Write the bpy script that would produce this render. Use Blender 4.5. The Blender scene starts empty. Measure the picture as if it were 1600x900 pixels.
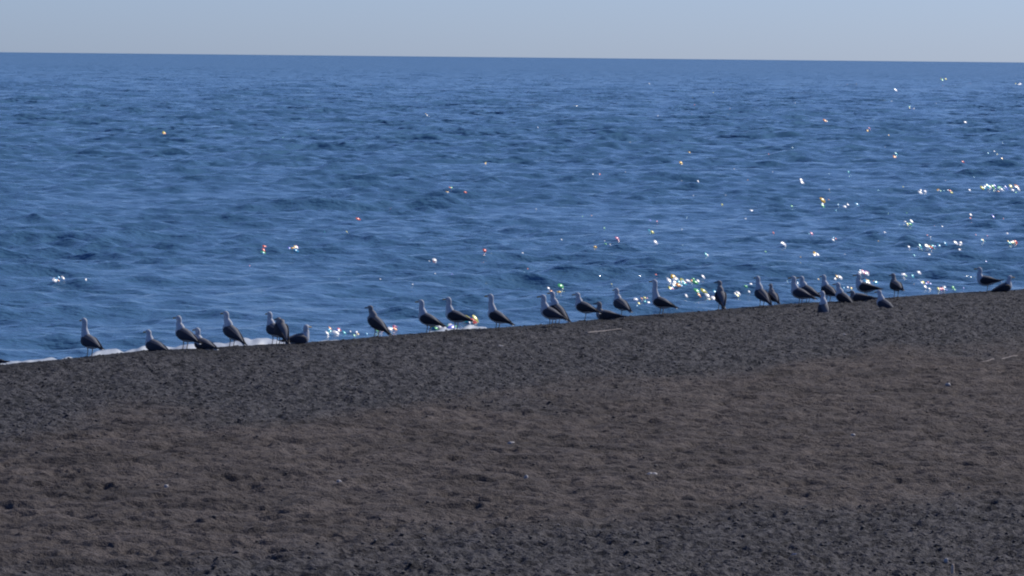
import bpy, math, random
import numpy as np
from mathutils import Vector, Matrix, Euler

scene = bpy.context.scene
col = scene.collection
R = math.radians
random.seed(7)
rng = np.random.default_rng(11)

# ------------------------------------------------------------------ camera
FPX = 8889.0                      # focal length in photo pixels (200 mm on 36 mm film)
CAM_Z = 4.13                      # eye above the sea
GROUND = 0.30                     # height of the beach crest above the sea
PITCH = math.atan((450 - 89.0) / FPX)
ROLL = math.atan(16.0 / 1600.0)
cam_d = bpy.data.cameras.new('camera')
cam = bpy.data.objects.new('camera', cam_d)
col.objects.link(cam)
scene.camera = cam
cam_d.sensor_width = 36.0
cam_d.lens = 36.0 * FPX / 1600.0
cam_d.clip_start = 0.5
cam_d.clip_end = 80000.0
Fv = Vector((0, math.cos(PITCH), -math.sin(PITCH)))
Rv0 = Vector((1, 0, 0)); Uv0 = Rv0.cross(Fv)
Rv = Rv0 * math.cos(ROLL) + Uv0 * math.sin(ROLL)
Uv = Rv.cross(Fv)
mw = Matrix((Rv, Uv, -Fv)).transposed().to_4x4()
mw.translation = Vector((0, 0, CAM_Z))
cam.matrix_world = mw

# ------------------------------------------------------------------ sky + sun
SUN_AZ = 47.0      # degrees to the right of the view direction (+Y)
SUN_EL = 36.0
world = bpy.data.worlds.new('World')
scene.world = world
world.use_nodes = True
wn = world.node_tree; wn.nodes.clear()
sky = wn.nodes.new('ShaderNodeTexSky'); sky.sky_type = 'NISHITA'
sky.sun_disc = False
sky.sun_elevation = R(SUN_EL); sky.sun_rotation = R(SUN_AZ)
sky.altitude = 0; sky.air_density = 0.6; sky.dust_density = 0.5; sky.ozone_density = 3.0
tint = wn.nodes.new('ShaderNodeMix'); tint.data_type = 'RGBA'; tint.blend_type = 'MULTIPLY'
tint.inputs['Factor'].default_value = 1.0
tint.inputs['B'].default_value = (0.735, 0.87, 1.225, 1)
bg = wn.nodes.new('ShaderNodeBackground'); bg.inputs['Strength'].default_value = 0.079
wo = wn.nodes.new('ShaderNodeOutputWorld')
wn.links.new(sky.outputs[0], tint.inputs['A'])
wn.links.new(tint.outputs['Result'], bg.inputs[0])
wn.links.new(bg.outputs[0], wo.inputs[0])

sun_d = bpy.data.lights.new('sun', 'SUN')
sun_d.energy = 3.6; sun_d.angle = R(0.53); sun_d.color = (1.0, 0.93, 0.84)
sun = bpy.data.objects.new('sun', sun_d); col.objects.link(sun)
sdir = Vector((math.sin(R(SUN_AZ)) * math.cos(R(SUN_EL)), math.cos(R(SUN_AZ)) * math.cos(R(SUN_EL)), math.sin(R(SUN_EL))))
sun.rotation_euler = sdir.to_track_quat('Z', 'Y').to_euler()
sun.location = (60, 80, 60)

scene.view_settings.view_transform = 'Standard'
scene.view_settings.look = 'None'
scene.view_settings.exposure = 0.06
scene.view_settings.gamma = 1.0
scene.render.engine = 'CYCLES'
scene.cycles.filter_width = 2.1

# ------------------------------------------------------------------ helpers
def tag(o, label=None, cat=None, group=None, kind=None):
    if label: o['label'] = label
    if cat: o['category'] = cat
    if group: o['group'] = group
    if kind: o['kind'] = kind
    return o

def link(name, me, mat=None, parent=None, smooth=True):
    o = bpy.data.objects.new(name, me)
    if mat and not me.materials: me.materials.append(mat)
    col.objects.link(o)
    if parent: o.parent = parent
    if smooth and len(me.polygons):
        me.polygons.foreach_set('use_smooth', [True] * len(me.polygons))
    return o

def pydata(name, v, f):
    me = bpy.data.meshes.new(name); me.from_pydata([tuple(p) for p in v], [], f); me.update()
    return me

def grid_mesh(name, X, Y, Z):
    n, m = X.shape
    me = bpy.data.meshes.new(name)
    co = np.stack([X, Y, Z], -1).reshape(-1, 3).astype(np.float32)
    idx = np.arange(n * m).reshape(n, m)
    q = np.stack([idx[:-1, :-1], idx[:-1, 1:], idx[1:, 1:], idx[1:, :-1]], -1).reshape(-1, 4).astype(np.int32)
    me.vertices.add(n * m); me.vertices.foreach_set('co', co.ravel())
    me.loops.add(q.size); me.loops.foreach_set('vertex_index', q.ravel())
    me.polygons.add(len(q))
    me.polygons.foreach_set('loop_start', np.arange(len(q), dtype=np.int32) * 4)
    me.polygons.foreach_set('loop_total', np.full(len(q), 4, dtype=np.int32))
    me.polygons.foreach_set('use_smooth', np.ones(len(q), dtype=bool))
    me.update(calc_edges=True)
    return me

_g = rng.uniform(0, 2 * math.pi, (256, 256))
GX, GY = np.cos(_g), np.sin(_g)
def perlin(x, y):
    xi = np.floor(x).astype(int); yi = np.floor(y).astype(int)
    fx = x - xi; fy = y - yi
    u = fx * fx * fx * (fx * (fx * 6 - 15) + 10); v = fy * fy * fy * (fy * (fy * 6 - 15) + 10)
    a = xi & 255; b = (xi + 1) & 255; c = yi & 255; d = (yi + 1) & 255
    g00 = GX[a, c] * fx + GY[a, c] * fy
    g10 = GX[b, c] * (fx - 1) + GY[b, c] * fy
    g01 = GX[a, d] * fx + GY[a, d] * (fy - 1)
    g11 = GX[b, d] * (fx - 1) + GY[b, d] * (fy - 1)
    return (g00 * (1 - u) + g10 * u) * (1 - v) + (g01 * (1 - u) + g11 * u) * v

def sstep(a, b, x):
    t = np.clip((x - a) / (b - a), 0, 1); return t * t * (3 - 2 * t)

# ------------------------------------------------------------------ materials
def mat_new(name):
    m = bpy.data.materials.new(name); m.use_nodes = True
    nt = m.node_tree
    return m, nt, nt.nodes['Principled BSDF']

def N(nt, t, **kw):
    n = nt.nodes.new(t)
    for k, v in kw.items():
        if k in n.inputs: n.inputs[k].default_value = v
        else: setattr(n, k, v)
    return n

def plain(name, c, rough=0.7, var=0.15, scale=30, bump=0.0):
    m, nt, p = mat_new(name)
    tc = N(nt, 'ShaderNodeTexCoord')
    no = N(nt, 'ShaderNodeTexNoise', Scale=scale, Detail=4)
    nt.links.new(tc.outputs['Object'], no.inputs['Vector'])
    mx = N(nt, 'ShaderNodeMix', data_type='RGBA')
    mx.inputs['A'].default_value = (*[x * (1 - var) for x in c], 1)
    mx.inputs['B'].default_value = (*[min(1, x * (1 + var)) for x in c], 1)
    nt.links.new(no.outputs[0], mx.inputs['Factor'])
    nt.links.new(mx.outputs['Result'], p.inputs['Base Color'])
    p.inputs['Roughness'].default_value = rough
    if bump:
        b = N(nt, 'ShaderNodeBump', Strength=bump, Distance=0.01)
        nt.links.new(no.outputs[0], b.inputs['Height']); nt.links.new(b.outputs[0], p.inputs['Normal'])
    return m

# sea ---------------------------------------------------------------
def make_sea_mat():
    m, nt, p = mat_new('sea_water')
    geo = N(nt, 'ShaderNodeNewGeometry')
    p.inputs['Base Color'].default_value = (0.070, 0.178, 0.300, 1)
    p.inputs['Roughness'].default_value = 0.15
    p.inputs['IOR'].default_value = 1.333
    def noise(scale, det, rough, sx=1.0, sy=1.0, rot=0.0):
        mp = N(nt, 'ShaderNodeMapping')
        mp.inputs['Scale'].default_value = (sx, sy, 1); mp.inputs['Rotation'].default_value = (0, 0, rot)
        nt.links.new(geo.outputs['Position'], mp.inputs['Vector'])
        n = N(nt, 'ShaderNodeTexNoise', Scale=scale, Detail=det, Roughness=rough)
        nt.links.new(mp.outputs[0], n.inputs['Vector'])
        return n
    n1 = noise(1.9, 3, 0.6, 0.75, 1.0, R(12))
    n2 = noise(7.0, 3, 0.6, 0.8, 1.0, R(-15))
    b1 = N(nt, 'ShaderNodeBump', Strength=1.0, Distance=0.15)
    b2 = N(nt, 'ShaderNodeBump', Strength=1.0, Distance=0.045)
    nt.links.new(n1.outputs[0], b1.inputs['Height'])
    nt.links.new(n2.outputs[0], b2.inputs['Height'])
    nt.links.new(b1.outputs[0], b2.inputs['Normal'])
    # far out the ripples are much finer than a pixel: tilt the normal directly
    w1 = noise(0.55, 3, 0.65, 0.7, 1.0, R(8)); w2 = noise(2.6, 2, 0.6)
    ad = N(nt, 'ShaderNodeVectorMath', operation='ADD')
    nt.links.new(w1.outputs['Color'], ad.inputs[0]); nt.links.new(w2.outputs['Color'], ad.inputs[1])
    sb = N(nt, 'ShaderNodeVectorMath', operation='SUBTRACT'); sb.inputs[1].default_value = (1, 1, 1)
    w3 = noise(1.0, 3, 0.6, 0.30, 0.07, 0.0)
    w4 = N(nt, 'ShaderNodeMapRange'); w4.inputs['From Min'].default_value = 0.35; w4.inputs['From Max'].default_value = 0.65; w4.inputs['To Min'].default_value = 0.1; w4.inputs['To Max'].default_value = 1.9
    nt.links.new(w3.outputs[0], w4.inputs['Value'])
    nt.links.new(ad.outputs[0], sb.inputs[0])
    sc_ = N(nt, 'ShaderNodeVectorMath', operation='MULTIPLY'); sc_.inputs[1].default_value = (1.25, 1.75, 0.0)
    nt.links.new(sb.outputs[0], sc_.inputs[0])
    ad2 = N(nt, 'ShaderNodeVectorMath', operation='ADD')
    w5 = noise(1.0, 4, 0.7, 0.022, 0.006, 0.0)
    w6 = N(nt, 'ShaderNodeMapRange'); w6.inputs['From Min'].default_value = 0.35; w6.inputs['From Max'].default_value = 0.65; w6.inputs['To Min'].default_value = 0.75; w6.inputs['To Max'].default_value = 1.35
    nt.links.new(w5.outputs[0], w6.inputs['Value'])
    ml = N(nt, 'ShaderNodeMath', operation='MULTIPLY'); nt.links.new(w4.outputs[0], ml.inputs[0]); nt.links.new(w6.outputs[0], ml.inputs[1]); w4 = ml
    gs = N(nt, 'ShaderNodeVectorMath', operation='SCALE'); nt.links.new(sc_.outputs[0], gs.inputs[0]); nt.links.new(w4.outputs[0], gs.inputs['Scale'])
    nt.links.new(geo.outputs['Normal'], ad2.inputs[0]); nt.links.new(gs.outputs[0], ad2.inputs[1])
    sx = N(nt, 'ShaderNodeSeparateXYZ'); nt.links.new(geo.outputs['Position'], sx.inputs[0])
    mr = N(nt, 'ShaderNodeMapRange'); mr.inputs['From Min'].default_value = 110; mr.inputs['From Max'].default_value = 330
    nt.links.new(sx.outputs['Y'], mr.inputs['Value'])
    rg = N(nt, 'ShaderNodeMapRange'); rg.inputs['From Min'].default_value = 130; rg.inputs['From Max'].default_value = 1500; rg.inputs['To Min'].default_value = 0.15; rg.inputs['To Max'].default_value = 0.26
    nt.links.new(sx.outputs['Y'], rg.inputs['Value']); nt.links.new(rg.outputs[0], p.inputs['Roughness'])
    mv = N(nt, 'ShaderNodeMix', data_type='VECTOR')
    nt.links.new(mr.outputs[0], mv.inputs['Factor'])
    nt.links.new(b2.outputs[0], mv.inputs[4]); nt.links.new(ad2.outputs[0], mv.inputs[5])
    nz_ = N(nt, 'ShaderNodeVectorMath', operation='NORMALIZE'); nt.links.new(mv.outputs[1], nz_.inputs[0])
    nt.links.new(nz_.outputs[0], p.inputs['Normal'])
    return m

def make_beach_mat():
    m, nt, p = mat_new('black_sand')
    geo = N(nt, 'ShaderNodeNewGeometry')
    att = N(nt, 'ShaderNodeAttribute', attribute_name='gravel')
    wet = N(nt, 'ShaderNodeAttribute', attribute_name='wet')
    def noise(scale, det, rough=0.6):
        n = N(nt, 'ShaderNodeTexNoise', Scale=scale, Detail=det, Roughness=rough)
        nt.links.new(geo.outputs['Position'], n.inputs['Vector']); return n
    big = noise(0.9, 4); mid = noise(8.5, 4, 0.75); fine = noise(42.0, 3, 0.7)
    def mix(a, b, f, mode='MIX'):
        mx = N(nt, 'ShaderNodeMix', data_type='RGBA', blend_type=mode)
        for s, v in (('A', a), ('B', b)):
            if isinstance(v, tuple): mx.inputs[s].default_value = (*v, 1)
            else: nt.links.new(v, mx.inputs[s])
        if isinstance(f, float): mx.inputs['Factor'].default_value = f
        else: nt.links.new(f, mx.inputs['Factor'])
        return mx.outputs['Result']
    def ramp(src, a, b):
        r = N(nt, 'ShaderNodeMapRange'); r.inputs['From Min'].default_value = a; r.inputs['From Max'].default_value = b
        nt.links.new(src, r.inputs['Value']); return r.outputs[0]
    sand = mix((0.056, 0.048, 0.0475), (0.110, 0.094, 0.090), ramp(big.outputs[0], 0.35, 0.65))
    grav = mix((0.012, 0.016, 0.026), (0.092, 0.092, 0.104), ramp(mid.outputs[0], 0.40, 0.60))
    c = mix(sand, grav, att.outputs['Fac'])
    c = mix(c, (1.35, 1.3, 1.28), ramp(fine.outputs[0], 0.45, 0.75), 'MULTIPLY')
    c = mix(c, (0.6, 0.6, 0.62), ramp(mid.outputs[0], 0.50, 0.34), 'MULTIPLY')
    c = mix(c, (0.30, 0.33, 0.40), wet.outputs['Fac'], 'MULTIPLY')
    nt.links.new(c, p.inputs['Base Color'])
    rr = N(nt, 'ShaderNodeMapRange'); rr.inputs['To Min'].default_value = 0.92; rr.inputs['To Max'].default_value = 0.85
    nt.links.new(wet.outputs['Fac'], rr.inputs['Value']); nt.links.new(rr.outputs[0], p.inputs['Roughness'])
    p.inputs['Specular IOR Level'].default_value = 0.25
    b1 = N(nt, 'ShaderNodeBump', Strength=1.0, Distance=0.075)
    b2 = N(nt, 'ShaderNodeBump', Strength=0.9, Distance=0.014)
    nt.links.new(mid.outputs[0], b1.inputs['Height']); nt.links.new(fine.outputs[0], b2.inputs['Height'])
    nt.links.new(b1.outputs[0], b2.inputs['Normal']); nt.links.new(b2.outputs[0], p.inputs['Normal'])
    return m

M_SEA = make_sea_mat()
M_BEACH = make_beach_mat()
M_FOAM = plain('foam', (0.46, 0.52, 0.60), 0.6, 0.08, 12, 0.5)
M_WHITE = plain('white_feathers', (0.56, 0.60, 0.66), 0.8, 0.12, 40)
M_CREAM = plain('streaky_feathers', (0.24, 0.24, 0.26), 0.85, 0.45, 70)
M_GREY = plain('grey_feathers', (0.036, 0.042, 0.066), 0.8, 0.2, 50)
M_DARK = plain('dark_feathers', (0.015, 0.018, 0.029), 0.75, 0.2, 50)
M_BROWN = plain('brown_feathers', (0.034, 0.034, 0.045), 0.85, 0.5, 60)
M_MANTLE = plain('rim_lit_mantle', (0.13, 0.14, 0.17), 0.8, 0.2, 50)  # same plumage as the darker wings, painted paler for the sunlit rim
M_BLACK = plain('black_feathers', (0.018, 0.018, 0.022), 0.6, 0.2, 50)
M_BILL = plain('yellow_bill', (0.42, 0.27, 0.05), 0.45, 0.1, 60)
M_DBILL = plain('dark_bill', (0.05, 0.045, 0.045), 0.5, 0.1, 60)
M_LEG = plain('legs_skin', (0.34, 0.22, 0.10), 0.5, 0.1, 60)
M_EYE = plain('eye', (0.02, 0.02, 0.02), 0.2, 0.0, 60)
M_WOOD = plain('bleached_wood', (0.27, 0.24, 0.23), 0.85, 0.3, 25, 0.6)
M_PALE = plain('pale_stone', (0.42, 0.40, 0.40), 0.7, 0.15, 20, 0.4)
M_STONE = plain('dark_pebble', (0.065, 0.068, 0.078), 0.75, 0.4, 3, 0.2)
M_BLUEP = plain('blue_plastic', (0.14, 0.18, 0.30), 0.4, 0.1, 20)

# ------------------------------------------------------------------ shoreline and ground
crest_px = [(0, 571), (70, 565), (140, 558), (220, 549), (300, 546), (390, 541), (480, 536), (560, 530), (640, 523), (720, 516),
            (800, 512), (880, 506), (960, 497), (1040, 491), (1100, 487), (1200, 478), (1300, 472), (1400, 465), (1500, 458), (1600, 453)]
_cx, _cy = [], []
for px, py in crest_px:
    d = Fv * FPX + Rv * (px - 800) + Uv * (450 - py)
    t = (GROUND - CAM_Z) / d.z
    _cx.append(d.x * t); _cy.append(d.y * t)
_cx = np.array(_cx); _cy = np.array(_cy)
s0 = (_cy[3] - _cy[0]) / (_cx[3] - _cx[0]); s1 = (_cy[-1] - _cy[-4]) / (_cx[-1] - _cx[-4])
def crest_y(x):
    y = np.interp(x, _cx, _cy)
    y = np.where(x < _cx[0], _cy[0] + 1.5 * (x - _cx[0]), y)
    return np.where(x > _cx[-1], _cy[-1] + 1.8 * (x - _cx[-1]), y)

def ground_base(x, y):
    t = y - crest_y(x)
    z = GROUND - 0.14 * (np.sqrt(np.maximum(t, 0) ** 2 + 1.0) - 1.0)
    z = np.maximum(z, -2.5)
    und = 0.035 * perlin(x * 0.16 + 3.1, y * 0.09 + 5.7) * sstep(-1.0, -7.0, t)
    rise = 2.25 * sstep(36.0, 4.0, y) * sstep(0.0, -12.0, t)
    return z + und + rise

def hit(px, py):
    d = Fv * FPX + Rv * (px - 800) + Uv * (450 - py)
    lo = 38.0 / d.y; hi = 130.0 / d.y
    t = lo; step = 0.05 / d.y
    while t < hi:
        x, y, z = d.x * t, d.y * t, CAM_Z + d.z * t
        if y > float(crest_y(np.array(x))) + 0.5: break
        if z <= float(ground_base(np.array(x), np.array(y))): return Vector((x, y, z))
        t += step
    # the ray clears the crest: stand just behind it
    t = (GROUND - 0.01 - CAM_Z) / d.z
    x = d.x * t
    for _ in range(12):
        y = float(crest_y(np.array(x))) + 0.35; x = d.x / d.y * y
    return Vector((x, y, float(ground_base(np.array(x), np.array(y)))))

# fan-shaped sheets: fine mesh in the stretch seen, coarse far out to the sides
def fan_cols(dense, step, far):
    c = list(np.arange(0, dense, step)); w = step
    while c[-1] < far: w *= 1.22; c.append(c[-1] + w)
    c = np.array(c); return np.concatenate([-c[:0:-1], c])

# --- beach sheet
rows = [-80, -60, -40, -25, -12, -4, 2, 8, 14, 20, 26, 31, 35, 38]
y = 40.0
while y < 108: rows.append(y); y += 0.036 * (y / 42.0) ** 1.1
w = 0.1
while y < 900: rows.append(y); w *= 1.25; y += w
rows = np.array(rows); cols = fan_cols(0.118, 0.00048, 14.0)
Yb = np.repeat(rows[:, None], len(cols), 1); Xb = cols[None, :] * np.maximum(Yb, 40.0)
Zb = ground_base(Xb, Yb)
tb = Yb - crest_y(Xb)
near = sstep(0.17, 0.125, np.abs(Xb / np.maximum(Yb, 40.0))) * sstep(30, 39, Yb) * sstep(125, 108, Yb)
gm = perlin(Xb * 0.35 + 9, Yb * 0.10 + 2) * 1.3 + perlin(Xb * 0.9, Yb * 0.3 + 7) * 0.5
# stony strip behind the crest, another in the foreground at the right
rel = -tb
gravel = sstep(19, 14, rel + gm * 7)
gravel = np.maximum(gravel, sstep(47.5, 43.8, Yb - Xb * 0.9 + gm * 3) * 0.8)
gravel = np.clip(gravel, 0, 1)
wet = sstep(-2.4, -0.3, tb + 0.8 * gm) * sstep(20, 1.0, tb)
wet = np.maximum(wet, sstep(0.2, 0.8, tb))
# trodden relief
h = 0.045 * perlin(Xb * 1.5, Yb * 2.0 + 11) + 0.055 * perlin(Xb * 2.6 + 4, Yb * 4.2) + 0.028 * perlin(Xb * 6.3, Yb * 8.0 + 2)
g2 = 0.030 * perlin(Xb * 10 + 1, Yb * 8) + 0.022 * perlin(Xb * 19, Yb * 13 + 3)
relief = (h * (1 - 0.45 * gravel) + g2 * (0.35 + 0.9 * gravel))
# footprints
nf = 9500
fy = 40 + 60 * rng.random(nf) ** 1.0; fx = (rng.random(nf) * 2 - 1) * 0.115 * fy
fa = rng.uniform(0, math.pi, nf); fl = rng.uniform(0.08, 0.14, nf); fw = rng.uniform(0.04, 0.07, nf); fd = rng.uniform(0.006, 0.019, nf)
foot = np.zeros_like(Zb)
for i in range(nf):
    if fy[i] > crest_y(np.array(fx[i])) - 1.2: continue
    r0, r1 = np.searchsorted(rows, [fy[i] - 0.4, fy[i] + 0.4])
    c0, c1 = np.searchsorted(cols, [(fx[i] - 0.4) / fy[i], (fx[i] + 0.4) / fy[i]])
    dx = Xb[r0:r1, c0:c1] - fx[i]; dy = Yb[r0:r1, c0:c1] - fy[i]
    ca, sa = math.cos(fa[i]), math.sin(fa[i])
    q = ((dx * ca + dy * sa) / fl[i]) ** 2 + ((-dx * sa + dy * ca) / fw[i]) ** 2
    foot[r0:r1, c0:c1] += fd[i] * (-np.exp(-q * q * 0.8) + 0.45 * np.exp(-((np.sqrt(q) - 1.45) ** 2) * 7))
relief = relief * 1.35 + foot * 1.4 * (1 - 0.5 * gravel)
calm = 1 - 0.75 * sstep(-1.5, 0.2, tb)
relief = 0.055 * np.tanh(relief / 0.055)
Zb = Zb + relief * near * calm
beach_me = grid_mesh('beach', Xb, Yb, Zb)
for nm, arr in (('gravel', gravel), ('wet', wet)):
    a = beach_me.attributes.new(nm, 'FLOAT', 'POINT'); a.data.foreach_set('value', arr.ravel().astype(np.float32))
beach = link('beach', beach_me, M_BEACH, smooth=False)
tag(beach, 'black volcanic sand beach trodden into dimples and footprints', kind='structure')

def surf(x, y):
    """height of the finished beach sheet"""
    r = min(max(np.searchsorted(rows, y), 1), len(rows) - 1)
    c = min(max(np.searchsorted(cols, x / max(y, 40.0)), 1), len(cols) - 1)
    return float(max(Zb[r, c], Zb[r - 1, c], Zb[r, c - 1], Zb[r - 1, c - 1])), float(np.mean(Zb[r - 1:r + 1, c - 1:c + 1]))

# --- sea sheet
rows_s = [-80, -40, -10, 10, 25, 40, 50, 56, 60]
y = 62.0
while y < 60000:
    rows_s.append(y)
    y += 0.13 if y < 110 else max(0.13 * (y / 110.0) ** 1.22, 0.13) if y < 2000 else y * 0.012
rows_s = np.array(rows_s); cols_s = fan_cols(0.118, 0.00062, 20.0)
Ys = np.repeat(rows_s[:, None], len(cols_s), 1); Xs = cols_s[None, :] * np.maximum(Ys, 60.0)
sp = np.gradient(rows_s)[:, None] * np.ones_like(Xs)
latsp = 0.00062 * np.maximum(Ys, 60.0) * np.where(np.abs(cols_s)[None, :] < 0.125, 1, 30)
spc = np.maximum(sp, latsp)
Zs = np.zeros_like(Ys); DX = np.zeros_like(Ys); DY = np.zeros_like(Ys)
act = slice(8, None)
waves = []
for i in range(86):
    lam = 0.5 * (16.0 / 0.5) ** (i / 85.0)
    ang = R(-66) + rng.normal(0, 0.9 if lam < 3 else 0.45)
    k = 2 * math.pi / lam
    ak = 0.0225 * (2.1 if lam < 1.4 else 1.5 if lam < 2 else 1.3 if lam < 4.5 else 0.36)
    waves.append((k, ang, ak / k, rng.uniform(0, 2 * math.pi), lam))
# groups: patches of rougher and calmer water
grp = 0.85 + 0.75 * np.clip(perlin(Xs * 0.13, Ys * 0.045 + 3) + 0.5 * perlin(Xs * 0.4 + 8, Ys * 0.12), -0.5, 0.8)
offs = (1 + 0.8 * sstep(110, 320, Ys)) * (1 - 0.75 * sstep(500, 2300, Ys))
for k, ang, a, ph, lam in waves:
    fade = np.clip((lam / spc - 1.8) / 1.6, 0, 1)
    kx, ky = k * math.cos(ang), k * math.sin(ang)
    p = kx * Xs + ky * Ys + ph
    c = np.cos(p); s = np.sin(p)
    a = a * offs
    Zs += a * fade * c * grp
    DX -= 0.8 * a * fade * math.cos(ang) * s; DY -= 0.8 * a * fade * math.sin(ang) * s
# low swell that steepens towards the shore
ts = Ys - crest_y(Xs)
sh = sstep(55, 12, ts) * sstep(3, 9, ts)
nrm = (0.80, -0.60)
ph = (Xs * nrm[0] + Ys * nrm[1]) * 2 * math.pi / 9.0 + 1.6 * perlin(Xs * 0.09, Ys * 0.06)
sw = np.exp(2.2 * (np.cos(ph) - 1))
lump = np.clip(0.5 + 1.3 * perlin(Xs * 0.16 + 5, Ys * 0.07), 0, 1)
Zs += 0.20 * sw * sh * lump
calm_s = 0.25 + 0.75 * sstep(3, 12, ts)
Zs *= calm_s
far_flat = sstep(4000, 1500, Ys)
Zs *= far_flat
Zs += -0.02
sea = link('sea', grid_mesh('sea', Xs + DX * calm_s, Ys + DY * calm_s, Zs), M_SEA, smooth=False)
tag(sea, 'blue wind-ruffled sea reaching to the horizon', kind='structure')

# ------------------------------------------------------------------ foam along the water's edge
def foam_strip(name, pts, label):
    """pts: (px, tall) - a ridge of froth lying in the shallows just beyond the crest"""
    v = []; f = []
    xs = np.array([p[0] for p in pts]); hs = np.array([p[1] for p in pts])
    n = int((xs[-1] - xs[0]) / 1.2) + 2; m = 9
    for i in range(n):
        px = xs[0] + (xs[-1] - xs[0]) * i / (n - 1)
        hh = float(np.interp(px, xs, hs))
        t = (px - 800) / FPX
        y0 = 70.0
        for _ in range(12): y0 = float(crest_y(np.array(t * y0))) + 4.2
        for j in range(m):
            a = j / (m - 1)
            yy = y0 + (a - 0.5) * 1.7 + 0.25 * float(perlin(np.array(px * 0.05), np.array(a * 2)))
            xx = t * yy
            nz = float(perlin(np.array(px * 0.035), np.array(a * 1.3))) + 0.5 * float(perlin(np.array(px * 0.07 + 4), np.array(a * 3.3)))
            zz = -0.10 + (0.10 + hh * 0.66) * math.sin(math.pi * a) ** 0.6 * (1 + 0.24 * nz)
            v.append((xx, yy, zz))
    for i in range(n - 1):
        for j in range(m - 1):
            f.append((i * m + j, (i + 1) * m + j, (i + 1) * m + j + 1, i * m + j + 1))
    o = link(name, pydata(name, v, f), M_FOAM)
    return tag(o, label, 'foam', kind='stuff')
foam_strip('foam', [(-120, .2), (-60, .22), (0, .20), (60, .20), (100, .20), (140, .19), (175, .25), (195, .23), (230, .25), (270, .21), (330, .22),
                    (360, .25), (385, .30), (410, .33), (432, .28), (450, .14), (480, .14), (500, .19), (530, .17), (560, .15), (600, .17), (625, .14), (640, 0.0)],
           'white line of froth washing along the beach edge at the left')
foam_strip('foam', [(655, .0), (670, .18), (700, .20), (735, .24), (760, .18), (775, .0)], 'short bright patch of froth under the three middle gulls')
foam_strip('foam', [(1435, .0), (1450, .15), (1490, .17), (1515, .15), (1530, .0)], 'thin pale patch of froth left of the two rightmost gulls')

# ------------------------------------------------------------------ added flecks painted as sun glints on the sea
def sea_z(x, y):
    r_ = min(max(int(np.searchsorted(rows_s, y)), 1), len(rows_s) - 1)
    c_ = min(max(int(np.searchsorted(cols_s, x / max(y, 60.0))), 1), len(cols_s) - 1)
    return float(Zs[r_ - 1:r_ + 1, c_ - 1:c_ + 1].max())
def sea_hit(px, py):
    d = Fv * FPX + Rv * (px - 800) + Uv * (450 - py)
    z = 0.06
    for _ in range(4):
        t = (z - CAM_Z) / d.z; x, y = d.x * t, d.y * t; z = 0.5 * z + 0.5 * sea_z(x, y)
    return x, y, max(z, sea_z(x, y))
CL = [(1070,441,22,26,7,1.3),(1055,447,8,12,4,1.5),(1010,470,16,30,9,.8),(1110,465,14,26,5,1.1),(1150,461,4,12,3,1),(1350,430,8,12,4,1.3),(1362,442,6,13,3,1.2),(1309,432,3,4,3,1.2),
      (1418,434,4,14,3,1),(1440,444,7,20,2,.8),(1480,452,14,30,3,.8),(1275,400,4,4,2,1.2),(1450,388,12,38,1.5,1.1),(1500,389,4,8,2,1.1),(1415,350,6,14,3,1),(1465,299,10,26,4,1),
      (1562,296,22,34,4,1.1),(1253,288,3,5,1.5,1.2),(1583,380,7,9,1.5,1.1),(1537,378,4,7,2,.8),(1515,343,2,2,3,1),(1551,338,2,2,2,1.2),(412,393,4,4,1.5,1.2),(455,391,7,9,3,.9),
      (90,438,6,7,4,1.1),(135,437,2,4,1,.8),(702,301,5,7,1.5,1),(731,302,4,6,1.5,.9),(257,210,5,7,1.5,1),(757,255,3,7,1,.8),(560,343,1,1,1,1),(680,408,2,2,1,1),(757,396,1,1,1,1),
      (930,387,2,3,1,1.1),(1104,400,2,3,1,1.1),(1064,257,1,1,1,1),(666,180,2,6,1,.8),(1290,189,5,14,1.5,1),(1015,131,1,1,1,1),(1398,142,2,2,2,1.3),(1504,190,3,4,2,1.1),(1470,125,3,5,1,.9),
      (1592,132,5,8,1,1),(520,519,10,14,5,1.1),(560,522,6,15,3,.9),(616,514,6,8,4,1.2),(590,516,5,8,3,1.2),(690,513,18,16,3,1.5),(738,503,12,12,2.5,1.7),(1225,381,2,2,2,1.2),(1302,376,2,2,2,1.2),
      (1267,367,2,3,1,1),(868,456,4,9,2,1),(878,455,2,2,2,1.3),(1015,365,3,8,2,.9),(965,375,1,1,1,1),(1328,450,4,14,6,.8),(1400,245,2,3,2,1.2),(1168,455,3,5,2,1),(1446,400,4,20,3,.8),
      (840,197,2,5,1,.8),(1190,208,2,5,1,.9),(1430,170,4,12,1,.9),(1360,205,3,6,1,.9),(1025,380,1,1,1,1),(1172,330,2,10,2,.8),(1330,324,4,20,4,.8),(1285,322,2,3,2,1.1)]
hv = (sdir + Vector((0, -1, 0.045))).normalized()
fl_v = []; fl_f = []; fl_c = []
fr = random.Random(5)
TINTS = [(1, 1, 1)] * 5 + [(.8, .10, .06), (.9, .35, .08), (.02, .40, .60), (.03, .55, .6), (.02, .30, .55), (.7, .42, .02), (.6, .58, .06), (.7, .2, .35), (.15, .2, .8), (.10, .55, .2)]
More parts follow.
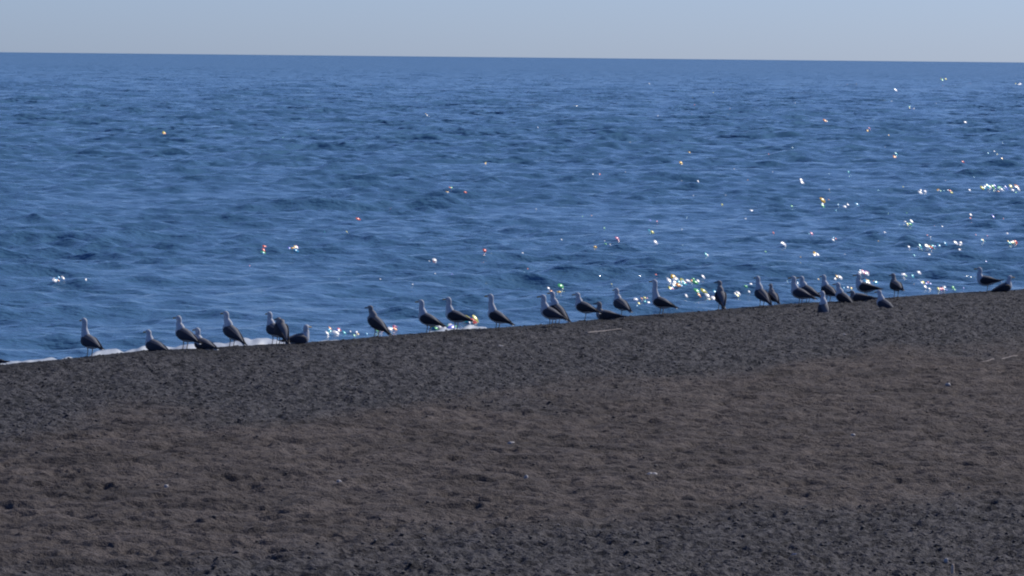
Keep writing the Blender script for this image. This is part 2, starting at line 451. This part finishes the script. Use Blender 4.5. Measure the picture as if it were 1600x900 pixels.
def fleck(px, py, s):
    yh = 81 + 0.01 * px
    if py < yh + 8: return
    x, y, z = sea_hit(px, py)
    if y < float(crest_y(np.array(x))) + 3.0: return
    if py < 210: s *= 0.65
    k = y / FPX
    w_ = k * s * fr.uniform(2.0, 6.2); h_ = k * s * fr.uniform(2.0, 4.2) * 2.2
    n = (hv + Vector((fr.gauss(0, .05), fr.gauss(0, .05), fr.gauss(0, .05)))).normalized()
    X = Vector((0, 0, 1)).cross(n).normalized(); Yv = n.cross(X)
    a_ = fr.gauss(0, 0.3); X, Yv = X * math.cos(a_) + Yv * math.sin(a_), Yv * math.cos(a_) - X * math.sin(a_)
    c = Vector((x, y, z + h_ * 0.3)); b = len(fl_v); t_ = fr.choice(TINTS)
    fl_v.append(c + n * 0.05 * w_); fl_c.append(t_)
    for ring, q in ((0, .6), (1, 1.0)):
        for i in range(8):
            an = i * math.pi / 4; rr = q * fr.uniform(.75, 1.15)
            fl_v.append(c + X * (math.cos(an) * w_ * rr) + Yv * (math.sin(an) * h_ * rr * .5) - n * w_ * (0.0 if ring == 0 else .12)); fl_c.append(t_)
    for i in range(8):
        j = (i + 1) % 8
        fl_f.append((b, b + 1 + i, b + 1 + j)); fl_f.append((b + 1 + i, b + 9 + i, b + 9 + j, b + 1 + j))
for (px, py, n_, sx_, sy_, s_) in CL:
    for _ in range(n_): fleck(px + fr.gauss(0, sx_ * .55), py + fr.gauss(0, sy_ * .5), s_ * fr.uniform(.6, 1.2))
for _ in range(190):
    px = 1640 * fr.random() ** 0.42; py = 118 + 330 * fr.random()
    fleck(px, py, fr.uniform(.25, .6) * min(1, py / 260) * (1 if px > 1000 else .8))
M_GLINT, nt, p_ = mat_new('painted_glint')
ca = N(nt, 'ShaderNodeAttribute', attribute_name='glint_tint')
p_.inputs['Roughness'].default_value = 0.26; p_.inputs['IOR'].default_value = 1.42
nt.links.new(ca.outputs['Color'], p_.inputs['Base Color'])  # sparkle brightness and hue are painted into the fleck colour
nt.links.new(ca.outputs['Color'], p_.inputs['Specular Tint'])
me_ = pydata('painted_sun_glints', fl_v, fl_f)
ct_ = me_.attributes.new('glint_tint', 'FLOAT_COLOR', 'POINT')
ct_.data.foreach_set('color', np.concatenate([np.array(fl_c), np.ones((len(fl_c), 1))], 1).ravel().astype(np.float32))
tag(link('painted_sun_glints', me_, M_GLINT), 'added flecks painted white and coloured as sun sparkle on the ripples', 'glints', kind='stuff')

# ------------------------------------------------------------------ gulls
def catmull(P, n):
    P = [np.array(p, float) for p in P]; out = []
    Q = [2 * P[0] - P[1]] + P + [2 * P[-1] - P[-2]]
    for i in range(1, len(Q) - 2):
        for s in range(n):
            t = s / n
            out.append(0.5 * ((2 * Q[i]) + (-Q[i - 1] + Q[i + 1]) * t + (2 * Q[i - 1] - 5 * Q[i] + 4 * Q[i + 1] - Q[i + 2]) * t * t
                              + (-Q[i - 1] + 3 * Q[i] - 3 * Q[i + 1] + Q[i + 2]) * t ** 3))
    out.append(P[-1]); return out

def loft(P, n=3, seg=12, a0=0.0, a1=2 * math.pi, side=None):
    """P rows: x, y, z, half width, half height -> tube along the spine"""
    S = catmull(P, n); v = []; f = []
    full = abs(a1 - a0 - 2 * math.pi) < 1e-6
    for i, s in enumerate(S):
        a = S[max(i - 1, 0)][:3]; b = S[min(i + 1, len(S) - 1)][:3]
        T = b - a; T /= (np.linalg.norm(T) + 1e-9)
        Yx = np.array([0, 1.0, 0]) if side is None else np.array(side, float)
        Yx = Yx - T * np.dot(Yx, T); Yx /= np.linalg.norm(Yx)
        Nn = np.cross(Yx, T) * -1.0
        if i == 0: N0 = Nn
        for j in range(seg if full else seg + 1):
            an = a0 + (a1 - a0) * j / seg
            v.append(s[:3] + Yx * math.cos(an) * max(s[3], 1e-4) + Nn * math.sin(an) * max(s[4], 1e-4))
    m = seg if full else seg + 1
    for i in range(len(S) - 1):
        for j in range(seg):
            k = (j + 1) % m
            f.append((i * m + j, i * m + k, (i + 1) * m + k, (i + 1) * m + j))
    if full:
        f.append(tuple(range(m))[::-1]); f.append(tuple((len(S) - 1) * m + j for j in range(m)))
    return v, f

def make_gull(label, loc, yaw, height, sit=False, pitch=12.0, turn=0.0, look='grey', lean=0.0, oneleg=False, size=1.0, tailup=0.0):
    root = bpy.data.objects.new('seagull', None); col.objects.link(root)
    root.empty_display_size = 0.1
    root.location = loc; root.rotation_euler = (0, 0, R(yaw)); root.scale = (size,) * 3
    tag(root, label, 'seagull', 'gulls resting along the beach edge')
    wing_m, body_m, bill_m = {'grey': (M_GREY, M_WHITE, M_BILL), 'dark': (M_DARK, M_WHITE, M_BILL),
                              'young': (M_BROWN, M_CREAM, M_DBILL)}[look]
    H = height / size
    hz = 0.068 if sit else 0.195
    p = R(pitch); cp, sn = math.cos(p), math.sin(p)
    def B(x, y, z, *r):                       # body frame -> gull frame
        return (x * cp - z * sn, y, hz + x * sn + z * cp, *r)
    br = B(0.105, 0, 0.0)
    hx = br[0] + 0.012 + lean; hc = H - 0.036
    nb = B(0.115, 0, 0.055)
    ct, st = math.cos(R(turn)), math.sin(R(turn))
    def Hd(dx, dy, dz, *r): return (hx + dx * ct - dy * st, dx * st + dy * ct, hc + dz, *r)
    mid = ((nb[0] + hx) / 2 + 0.004, 0, (nb[2] + hc - 0.03) / 2)
    span = hc - nb[2]
    P = [B(-0.215, 0, 0.0, 0.014, 0.010), B(-0.15, 0, 0.0, 0.036, 0.034), B(-0.07, 0, -0.006, 0.064, 0.067), B(0.01, 0, -0.008, 0.075, 0.080),
         B(0.08, 0, 0.000, 0.068, 0.075), (nb[0] - 0.008, 0, nb[2] - 0.006, 0.053, 0.058)]
    if span > 0.10: P.append((mid[0], 0, mid[2], 0.036, 0.041))
    P += [Hd(-0.010, 0, -0.042, 0.030, 0.035), Hd(-0.002, 0, -0.004, 0.033, 0.037), Hd(0.022, 0, 0.006, 0.024, 0.024), Hd(0.040, 0, 0.0, 0.011, 0.012)]
    v, f = loft(P, 3, 14)
    link('body', pydata('body', v, f), body_m, root)
    # bill
    v, f = loft([Hd(0.034, 0, 0.0, 0.009, 0.012), Hd(0.062, 0, -0.002, 0.007, 0.009), Hd(0.082, 0, -0.004, 0.006, 0.009), Hd(0.094, 0, -0.012, 0.002, 0.003)],
                2, 8, side=(-st, ct, 0))
    link('beak', pydata('beak', v, f), bill_m, root)
    for s in (-1, 1):
        c = Hd(0.020, s * 0.0235, 0.010)
        v, f = loft([(c[0], c[1] - 0.004, c[2], .001, .001), (c[0], c[1], c[2], .005, .005), (c[0], c[1] + 0.004, c[2], .001, .001)], 1, 6, side=(1, 0, 0))
        link('eye', pydata('eye', v, f), M_EYE, root)
    # mantle over the back, its sunlit rim painted as a paler grey
    v, f = loft([B(-0.20, 0, 0.006, 0.020, 0.012), B(-0.13, 0, 0.006, 0.046, 0.036), B(-0.05, 0, 0.004, 0.072, 0.068), B(0.03, 0, 0.002, 0.078, 0.078),
                 B(0.085, 0, 0.010, 0.064, 0.070), B(0.105, 0, 0.026, 0.036, 0.046)], 3, 10, R(-8), R(188))
    link('mantle', pydata('mantle', v, f), M_MANTLE, root)
    tu = tailup
    for s in (-1, 1):
        v, f = loft([B(0.100, s * 0.056, 0.002, 0.006, 0.018), B(0.075, s * 0.069, -0.002, 0.014, 0.046), B(0.0, s * 0.077, -0.002, 0.015, 0.060),
                     B(-0.09, s * 0.056, 0.008, 0.014, 0.042), B(-0.17, s * 0.034, 0.010, 0.011, 0.024), B(-0.215, s * 0.022, 0.008 + tu * 0.3, 0.008, 0.015)], 3, 10)
        wing = link('wing', pydata('wing', v, f), wing_m, root)
        v, f = loft([B(-0.165, s * 0.034, 0.002, 0.008, 0.020), B(-0.22, s * 0.020, 0.004 + tu * 0.4, 0.008, 0.015), B(-0.268, s * 0.006, 0.006 + tu, 0.004, 0.009),
                     B(-0.300, s * -0.006, 0.010 + tu * 1.4, 0.001, 0.002)], 2, 8)
        link('wing_tip', pydata('wing_tip', v, f), M_BLACK, wing)
    v, f = loft([B(-0.17, 0, -0.008, 0.026, 0.012), B(-0.23, 0, -0.012, 0.034, 0.006), B(-0.265, 0, -0.016, 0.040, 0.003)], 2, 8)
    link('tail', pydata('tail', v, f), M_WHITE if look != 'young' else M_CREAM, root)
    if not sit:
        for s in ((-1,) if oneleg else (-1, 1)):
            x0 = 0.0 + 0.012 * s; y0 = 0.028 * s if not oneleg else 0.0
            v, f = loft([(x0 - 0.012, y0, hz - 0.045, 0.017, 0.019), (x0 - 0.006, y0, hz - 0.075, 0.009, 0.010), (x0 - 0.012, y0, 0.085, 0.006, 0.006), (x0 - 0.002, y0, 0.045, 0.0052, 0.0052),
                         (x0 + 0.004, y0, 0.004, 0.006, 0.006)], 2, 6)
            leg = link('leg', pydata('leg', v, f), M_LEG, root)
            fx0 = x0 + 0.002
            fv = [(fx0 - 0.012, y0, 0.006), (fx0 + 0.050, y0 - 0.026, 0.002), (fx0 + 0.056, y0, 0.004), (fx0 + 0.050, y0 + 0.026, 0.002), (fx0, y0, 0.014),
                  (fx0 - 0.012, y0, -0.004), (fx0 + 0.050, y0 - 0.026, -0.004), (fx0 + 0.056, y0, -0.004), (fx0 + 0.050, y0 + 0.026, -0.004)]
            ff = [(0, 1, 4), (4, 1, 2), (4, 2, 3), (4, 3, 0), (0, 5, 6, 1), (1, 6, 7, 2), (2, 7, 8, 3), (3, 8, 5, 0), (5, 8, 7, 6)]
            link('webbed_foot', pydata('webbed_foot', fv, ff), M_LEG, leg, smooth=False)
    return root

# foot x, foot y, head-top y (photo pixels), yaw (180 = facing left, <180 = turned towards the sea), extra depth, options, label
G = [
 (-22, 569, 536, 176, 0.0, dict(sit=True, pitch=2, look='dark'), 'gull cut off by the left picture edge, only its dark wing tips showing'),
 (140, 557, 497, 134, 0.0, dict(pitch=18), 'tall upright gull at the far left, first whole bird, legs against the foam'),
 (242, 548, 515, 142, 0.1, dict(sit=True, pitch=14), 'low gull with long bill at the foam, second whole bird from the left'),
 (289, 547, 493, 146, 0.1, dict(pitch=22), 'standing gull third from the left, its tail in front of a lower sitting gull'),
 (318, 545, 512, 138, 0.0, dict(sit=True, pitch=10), 'sitting gull with pale raised neck under the tail of a standing gull at the left'),
 (362, 543, 486, 146, 0.1, dict(pitch=34), 'gull with steeply sloping body and pale neck alone before a foam streak at the left'),
 (429, 538, 487, 132, 0.5, dict(pitch=20), 'rear gull of the left trio, its head rising above a browner gull'),
 (440, 538, 498, 118, 0.0, dict(pitch=40, look='young', turn=20), 'brownish gull standing in front of another in the left trio'),
 (466, 537, 507, 28, 0.1, dict(sit=True, pitch=4, turn=12), 'gull resting low with its white head at the right, next to the left trio'),
 (588, 527, 477, 150, 0.1, dict(pitch=34, look='young'), 'dusky gull standing alone above the bright foam left of the middle pair'),
 (669, 521, 468, 158, 0.1, dict(pitch=20, look='dark'), 'left gull of the pair over the brightest glitter left of centre'),
 (712, 516, 464, 160, 0.1, dict(pitch=14, look='dark'), 'right gull of the pair over the brightest glitter left of centre'),
 (777, 516, 459, 158, 0.0, dict(pitch=24, look='dark'), 'tall dark-winged gull standing alone just left of centre'),
 (860, 512, 460, 166, 0.0, dict(pitch=20), 'front gull of the overlapping centre pair, pale stripe down its neck and wing'),
 (871, 508, 455, 146, 0.7, dict(pitch=36, look='dark'), 'rear gull of the overlapping centre pair, head turned left'),
 (913, 501, 457, 154, 0.0, dict(pitch=16, look='dark', oneleg=True), 'slim dark gull on one leg beside a crouching gull right of centre'),
 (948, 499, 471, 172, 0.0, dict(sit=True, pitch=3, look='young', turn=-15), 'gull crouching low with rounded pale head right of centre'),
 (970, 495, 450, 128, 0.2, dict(pitch=22, oneleg=True), 'standing gull with hunched pale back behind a crouching gull'),
 (1033, 493, 436, 156, 0.1, dict(pitch=16, look='dark', oneleg=False), 'gull with very thin upright neck amid the coloured glitter'),
 (1126, 485, 438, 102, 0.3, dict(pitch=38, look='young', turn=55), 'narrow gull seen from behind, dark curved neck, alone above the bare beach edge'),
 (1190, 481, 431, 130, 0.2, dict(pitch=34), 'taller gull of a pair with long neck right of the lone narrow gull'),
 (1208, 480, 446, 116, 0.0, dict(pitch=26, look='young', size=0.82), 'smaller gull tucked behind the tail of a taller long-necked gull'),
 (1250, 478, 431, 162, 0.0, dict(pitch=18), 'broad gull standing with another head rising right behind it'),
 (1262, 478, 431, 158, 1.0, dict(pitch=24), 'rearmost gull whose neck shows just behind a broader standing gull'),
 (1294, 470, 429, 132, 0.6, dict(pitch=24, look='dark'), 'gull facing left behind the one sitting out on the sand'),
 (1288, 489, 452, 108, 0.0, dict(sit=True, pitch=44, turn=30), 'gull nearest the viewer, resting upright on the sand, pale down its right side'),
 (1318, 473, 441, 152, 0.2, dict(sit=True, pitch=30, look='dark'), 'gull crouched with sloping dark body in the right cluster'),
 (1343, 472, 454, 172, 0.3, dict(sit=True, pitch=0, look='young', turn=-10), 'gull lying flat and low beneath a standing gull in the right cluster'),
 (1352, 467, 427, 172, 0.3, dict(pitch=6, look='dark'), 'dark level-bodied gull standing over a gull lying flat'),
 (1383, 482, 453, 146, 0.0, dict(sit=True, pitch=24), 'gull sitting on the sand with pale back, right of the dense cluster'),
 (1400, 466, 427, 112, 0.1, dict(pitch=12, look='young', turn=25), 'round-bodied gull seen from behind on two thin legs'),
 (1541, 457, 417, 172, 0.1, dict(pitch=2, look='dark', oneleg=True, tailup=0.02), 'gull standing on one leg at the far right, body level'),
 (1568, 456, 430, 22, 0.0, dict(sit=True, pitch=16, look='dark'), 'rightmost gull, dark, sitting with its back to the others and tail to the left'),
]
for (px, py, ty, yaw, back, opt, lab) in G:
    pt = hit(px, py)
    t = pt.x / pt.y
    pt.y += back; pt.x = t * pt.y
    yh = 81 + 0.01 * px
    k = pt.y / FPX
    z = surf(pt.x, pt.y)[1] - (0.012 if opt.get('sit') else 0.0)
    # real height of the head above its ground
    Zfoot = z
    topz = CAM_Z - (ty - yh) * k
    h = topz - Zfoot
    if opt.get('sit'): h = min(max(h, 0.19), 0.36)
    else: h = min(max(h, 0.36), 0.54)
    make_gull(lab, (pt.x, pt.y, z), yaw, h, **opt)

# ------------------------------------------------------------------ small things on the sand
def blob(name, px, py, rx, ry, rz, mat, seed, label, cat, group=None, rot=0.0, lift=0.3):
    r_ = random.Random(seed)
    P = []
    n = 7
    for i in range(n):
        a = -1 + 2 * i / (n - 1)
        w_ = math.sqrt(max(0, 1 - a * a)) * (1 + 0.18 * r_.uniform(-1, 1)) + 0.02
        P.append((a * rx, 0.12 * ry * r_.uniform(-1, 1), 0.1 * rz * r_.uniform(-1, 1), ry * w_, rz * w_))
    v, f = loft(P, 2, 10)
    pt = hit(px, py)
    o = link(name, pydata(name, v, f), mat)
    o.location = (pt.x, pt.y, surf(pt.x, pt.y)[0] + rz * lift); o.rotation_euler = (0, 0.05, R(rot))
    return tag(o, label, cat, group)

blob('stone', 1019, 745, 0.055, 0.04, 0.022, M_PALE, 1, 'largest white stone, flat, in the lower middle of the sand', 'stone', 'pale stones scattered on the sand')
blob('stone', 799, 692, 0.042, 0.03, 0.02, M_PALE, 2, 'white stone on the brownish sand near the middle of the picture', 'stone', 'pale stones scattered on the sand', 15)
blob('stone', 822, 753, 0.02, 0.02, 0.024, M_PALE, 3, 'tiny whitish stone below and right of the middle white stone', 'stone', 'pale stones scattered on the sand')
blob('stone', 782, 541, 0.045, 0.03, 0.018, M_PALE, 4, 'small pale stone on the gravel below the tall gull left of centre', 'stone', 'pale stones scattered on the sand')
blob('stone', 1318, 524, 0.05, 0.03, 0.024, M_PALE, 5, 'pale stone on the bluish gravel below the right gull cluster', 'stone', 'pale stones scattered on the sand')
blob('stone', 1481, 606, 0.035, 0.03, 0.022, M_PALE, 6, 'small pale stone on the sand below the right driftwood stick', 'stone', 'pale stones scattered on the sand')
blob('stone', 1333, 685, 0.026, 0.02, 0.016, M_PALE, 7, 'tiny pale stone on the sand at the right, lower than the others there', 'stone', 'pale stones scattered on the sand')
blob('stone', 530, 756, 0.024, 0.02, 0.016, M_PALE, 8, 'little pinkish-white stone in the lower left half', 'stone', 'pale stones scattered on the sand')
blob('stone', 260, 765, 0.02, 0.02, 0.018, M_PALE, 9, 'leftmost tiny white stone low on the sand', 'stone', 'pale stones scattered on the sand')
blob('stone', 1478, 884, 0.018, 0.015, 0.02, M_PALE, 10, 'white stone at the bottom edge left of the small upright stake', 'stone', 'pale stones scattered on the sand')
blob('plastic_scrap', 1243, 869, 0.035, 0.02, 0.014, M_BLUEP, 11, 'bluish scrap of plastic on the gravel near the bottom right', 'litter')

def stick(name, a, b, r0, mat, label, cat, bend=0.02):
    p0, p1 = hit(*a), hit(*b)
    z0 = surf(p0.x, p0.y)[0]; z1 = surf(p1.x, p1.y)[0]
    P = []
    n = 8
    for i in range(n):
        t = i / (n - 1)
        x = p0.x + (p1.x - p0.x) * t + bend * math.sin(t * 5); yv = p0.y + (p1.y - p0.y) * t
        z = max(z0 + (z1 - z0) * t, surf(x, yv)[1]) + r0 * 1.0
        rr = r0 * (1 - 0.55 * t) * (1 + 0.15 * math.sin(i * 2.3))
        P.append((x, yv, z, rr, rr))
    v, f = loft(P, 3, 8)
    o0 = Vector((p0.x, p0.y, z0))
    me = pydata(name, [np.array(q) - np.array(o0) for q in v], f)
    o = link(name, me, mat); o.location = o0
    return tag(o, label, cat)
stick('driftwood', (916, 524), (973, 517), 0.010, M_WOOD, 'thin bleached driftwood stick behind the crouching gull on the crest gravel', 'driftwood')
stick('driftwood', (1531, 567), (1592, 558), 0.011, M_WOOD, 'pale driftwood stick on the sand at the right picture edge', 'driftwood')
pt = hit(1488, 899)
v, f = loft([(0, 0, -0.05, 0.011, 0.011), (0.001, 0, 0.03, 0.012, 0.012), (0.003, 0.002, 0.08, 0.011, 0.011), (0.003, 0.002, 0.095, 0.008, 0.008)], 2, 8)
st_ = link('stake', pydata('stake', v, f), plain('pale_stake', (0.62, 0.50, 0.40), 0.8)); st_.location = (pt.x, pt.y, surf(pt.x, pt.y)[1])
tag(st_, 'short pale stake poking upright from the sand at the bottom right', 'stake')

# ------------------------------------------------------------------ gravel scattered over the stony strips
npb = 75000
gy = 40 + 62 * rng.random(npb); gx = (rng.random(npb) * 2 - 1) * 0.118 * gy
ri = np.clip(np.searchsorted(rows, gy), 1, len(rows) - 1); ci = np.clip(np.searchsorted(cols, gx / gy), 1, len(cols) - 1)
gd = gravel[ri, ci]; tz = tb[ri, ci]
keep = (rng.random(npb) < (0.05 + 0.95 * gd)) & (tz < 0.4)
gx, gy, gz, gd = gx[keep], gy[keep], Zb[ri, ci][keep], gd[keep]
sc = (0.006 + 0.012 * rng.random(len(gx)) ** 2.5)
pts_me = bpy.data.meshes.new('gravel')
pts_me.vertices.add(len(gx)); pts_me.vertices.foreach_set('co', np.stack([gx, gy, gz + sc * 0.15], -1).ravel().astype(np.float32))
a = pts_me.attributes.new('size', 'FLOAT', 'POINT'); a.data.foreach_set('value', sc.astype(np.float32))
a = pts_me.attributes.new('turn', 'FLOAT', 'POINT'); a.data.foreach_set('value', (rng.random(len(gx)) * 6.283).astype(np.float32))
M_GRAVEL, nt, p_ = mat_new('gravel_stone')
at = N(nt, 'ShaderNodeObjectInfo'); cr = N(nt, 'ShaderNodeValToRGB')
cr.color_ramp.elements[0].color = (0.03, 0.032, 0.040, 1); cr.color_ramp.elements[1].color = (0.21, 0.20, 0.20, 1)
e = cr.color_ramp.elements.new(0.80); e.color = (0.070, 0.068, 0.074, 1)
e = cr.color_ramp.elements.new(0.97); e.color = (0.12, 0.10, 0.09, 1)
nt.links.new(at.outputs['Random'], cr.inputs['Fac']); nt.links.new(cr.outputs[0], p_.inputs['Base Color'])
p_.inputs['Roughness'].default_value = 0.75
gobj = bpy.data.objects.new('gravel', pts_me); col.objects.link(gobj)
tag(gobj, 'loose grey gravel strewn over the black sand', 'gravel', kind='stuff')
ng = bpy.data.node_groups.new('scatter_gravel', 'GeometryNodeTree')
ng.interface.new_socket('Geometry', in_out='INPUT', socket_type='NodeSocketGeometry')
ng.interface.new_socket('Geometry', in_out='OUTPUT', socket_type='NodeSocketGeometry')
gi = ng.nodes.new('NodeGroupInput'); go = ng.nodes.new('NodeGroupOutput')
ico = ng.nodes.new('GeometryNodeMeshIcoSphere'); ico.inputs['Radius'].default_value = 1.0; ico.inputs['Subdivisions'].default_value = 2
sm = ng.nodes.new('GeometryNodeSetMaterial'); sm.inputs['Material'].default_value = M_GRAVEL
ip = ng.nodes.new('GeometryNodeInstanceOnPoints')
na = ng.nodes.new('GeometryNodeInputNamedAttribute'); na.data_type = 'FLOAT'; na.inputs['Name'].default_value = 'size'
nb_ = ng.nodes.new('GeometryNodeInputNamedAttribute'); nb_.data_type = 'FLOAT'; nb_.inputs['Name'].default_value = 'turn'
cx = ng.nodes.new('ShaderNodeCombineXYZ')
vm = ng.nodes.new('ShaderNodeVectorMath'); vm.operation = 'MULTIPLY'; vm.inputs[1].default_value = (1.25, 0.85, 0.6)
cs = ng.nodes.new('ShaderNodeCombineXYZ')
L = ng.links
L.new(ico.outputs['Mesh'], sm.inputs['Geometry']); L.new(gi.outputs[0], ip.inputs['Points']); L.new(sm.outputs[0], ip.inputs['Instance'])
L.new(nb_.outputs['Attribute'], cx.inputs['Z']); L.new(cx.outputs[0], ip.inputs['Rotation'])
for i in range(3): L.new(na.outputs['Attribute'], cs.inputs[i])
L.new(cs.outputs[0], vm.inputs[0]); L.new(vm.outputs[0], ip.inputs['Scale'])
L.new(ip.outputs[0], go.inputs[0])
md = gobj.modifiers.new('scatter', 'NODES'); md.node_group = ng
